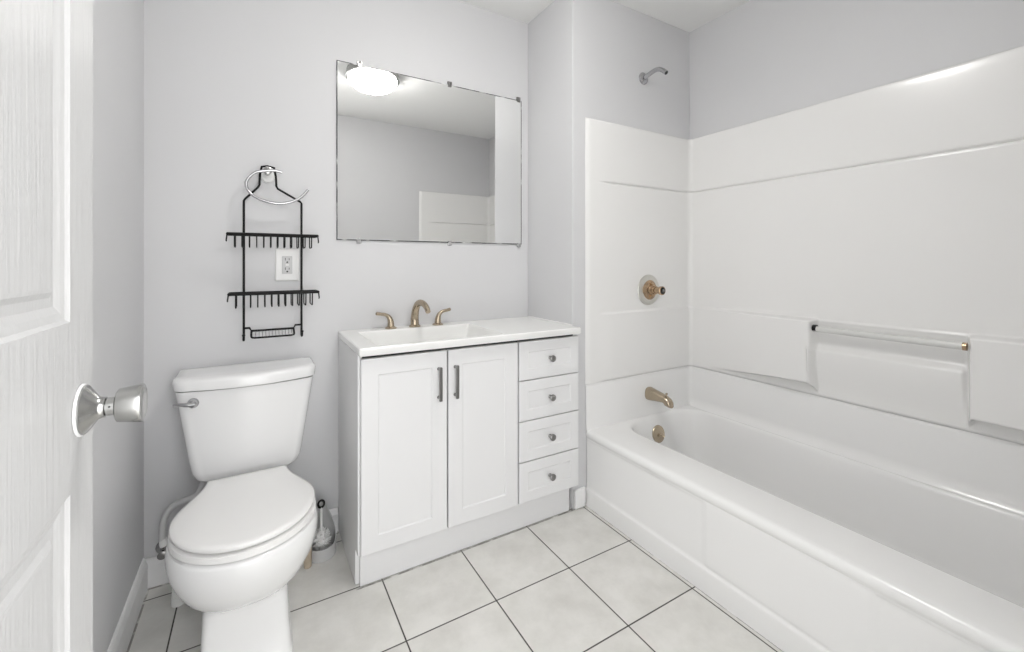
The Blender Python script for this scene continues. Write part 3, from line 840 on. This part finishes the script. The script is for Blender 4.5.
bm = bmesh.new(); lathe(bm, (wvx, YB-0.050, wvz+0.020), (0, 0, 1), [(0, 0.010), (0.006, 0.0125), (0.022, 0.0125), (0.028, 0.009)], 8); obj('hose_nut', bm, M['plastic'], sh)

bm = bmesh.new(); lathe(bm, (-0.228, 1.828, 0.0008), (0, 0, 1), [(0, 0.018), (0.001, 0.0195), (0.03, 0.0195), (0.031, 0.0175), (0.125, 0.0175), (0.130, 0.015), (0.132, 0.008)], 28)
tag(obj('plastic_tube', bm, M['plastic'], None, (-0.228, 1.828, 0)), 'short upright white plastic tube on floor left of toilet base', 'tube')

# ------------------------------------------------------------------ toilet brush in its holder, and a stick, right of the toilet
hcx, hcy = 0.219, 1.857
bm = bmesh.new()
def holder_ring(t, thick):
    pts = []
    for k in range(48):
        a = 2*PI*k/48                       # a = 0 faces the camera side (-y)
        back = (1-math.cos(a))/2
        h = 0.046+0.148*sstep((back-0.12)/0.86)**1.25
        z = 0.0015+h*t
        r = 0.060-0.034*sstep((z-0.07)/0.14)-thick
        pts.append((hcx+r*0.92*math.sin(a), hcy-r*math.cos(a), z))
    return pts
out_r = [holder_ring(t/12, 0) for t in range(13)]
in_r = [holder_ring(t/12, 0.003) for t in range(12, 0, -1)]
loft(bm, out_r+in_r+[[(x, y, 0.006) for (x, y, z) in holder_ring(0, 0.003)]])
hol = obj('brush_holder', bm, M['grey_plastic'], None, (hcx, hcy, 0), angle=60)
tag(hol, 'pale grey scoop-shaped toilet brush holder on floor beside vanity', 'brush holder')
br = thing('toilet_brush', 'white toilet brush with black loop handle standing in grey holder', 'toilet brush', (hcx, hcy, 0.008))
bm = bmesh.new()
cz = 0.058
for i in range(190):
    u = random.uniform(-1, 1); a = random.uniform(0, 2*PI); s = math.sqrt(1-u*u)
    d = Vector((s*math.cos(a), s*math.sin(a), u)); d.z *= 1.15
    p = Vector((hcx, hcy, cz))
    L_ = random.uniform(0.034, 0.038)
    tube(bm, [p+d*0.010, p+d*L_], [0.0022, 0.0014], 5)
lathe(bm, (hcx, hcy, 0.026), (0, 0, 1), [(0, 0.004), (0.012, 0.021), (0.030, 0.025), (0.052, 0.021), (0.064, 0.006)], 20)
obj('bristles', bm, M['bristle'], br, smooth=False)
bm = bmesh.new(); tube(bm, [(hcx, hcy, 0.085), (hcx, hcy, 0.183)], 0.0045, 12); obj('rod', bm, M['plastic'], br)
bm = bmesh.new()
tube(bm, [(hcx+0.011*math.cos(2*PI*k/20), hcy, 0.196+0.014*math.sin(2*PI*k/20)) for k in range(20)], 0.0042, 10, closed=True, up=(0, 1, 0))
obj('loop_handle', bm, M['black'], br)
bm = bmesh.new(); lathe(bm, (0.165, 1.801, 0.0008), (0.012, 0.0, 1), [(0, 0.0125), (0.001, 0.0135), (0.225, 0.0135), (0.230, 0.0110)], 20)
tag(obj('wooden_stick', bm, M['wood'], None, (0.165, 1.801, 0)), 'short tan wooden stick standing between toilet and brush holder', 'stick')

# ------------------------------------------------------------------ ceiling lamp (seen in the mirror)
lx, ly = 0.68, 0.93
cl = thing('ceiling_lamp', 'round frosted ceiling lamp seen reflected at top of mirror', 'ceiling lamp', (lx, ly, ZC))
bm = bmesh.new(); lathe(bm, (lx, ly, ZC-0.0005), (0, 0, -1), [(0, 0.168), (0.044, 0.176), (0.049, 0.176), (0.052, 0.160)], 48); obj('lamp_base', bm, M['satin'], cl)  # base made deeper to block the dome's light towards ceiling and upper walls
bm = bmesh.new(); lathe(bm, (lx, ly, ZC-0.052), (0, 0, -1), [(0, 0.158), (0.012, 0.158), (0.034, 0.146), (0.056, 0.120), (0.070, 0.085), (0.078, 0.045), (0.080, 0.008)], 48); obj('glass_dome', bm, M['lampglass'], cl, angle=80)
bm = bmesh.new(); lathe(bm, (lx, ly, ZC-0.1315), (0, 0, -1), [(0, 0.010), (0.008, 0.009), (0.014, 0.005), (0.016, 0.001)], 16); obj('finial', bm, M['satin'], cl)
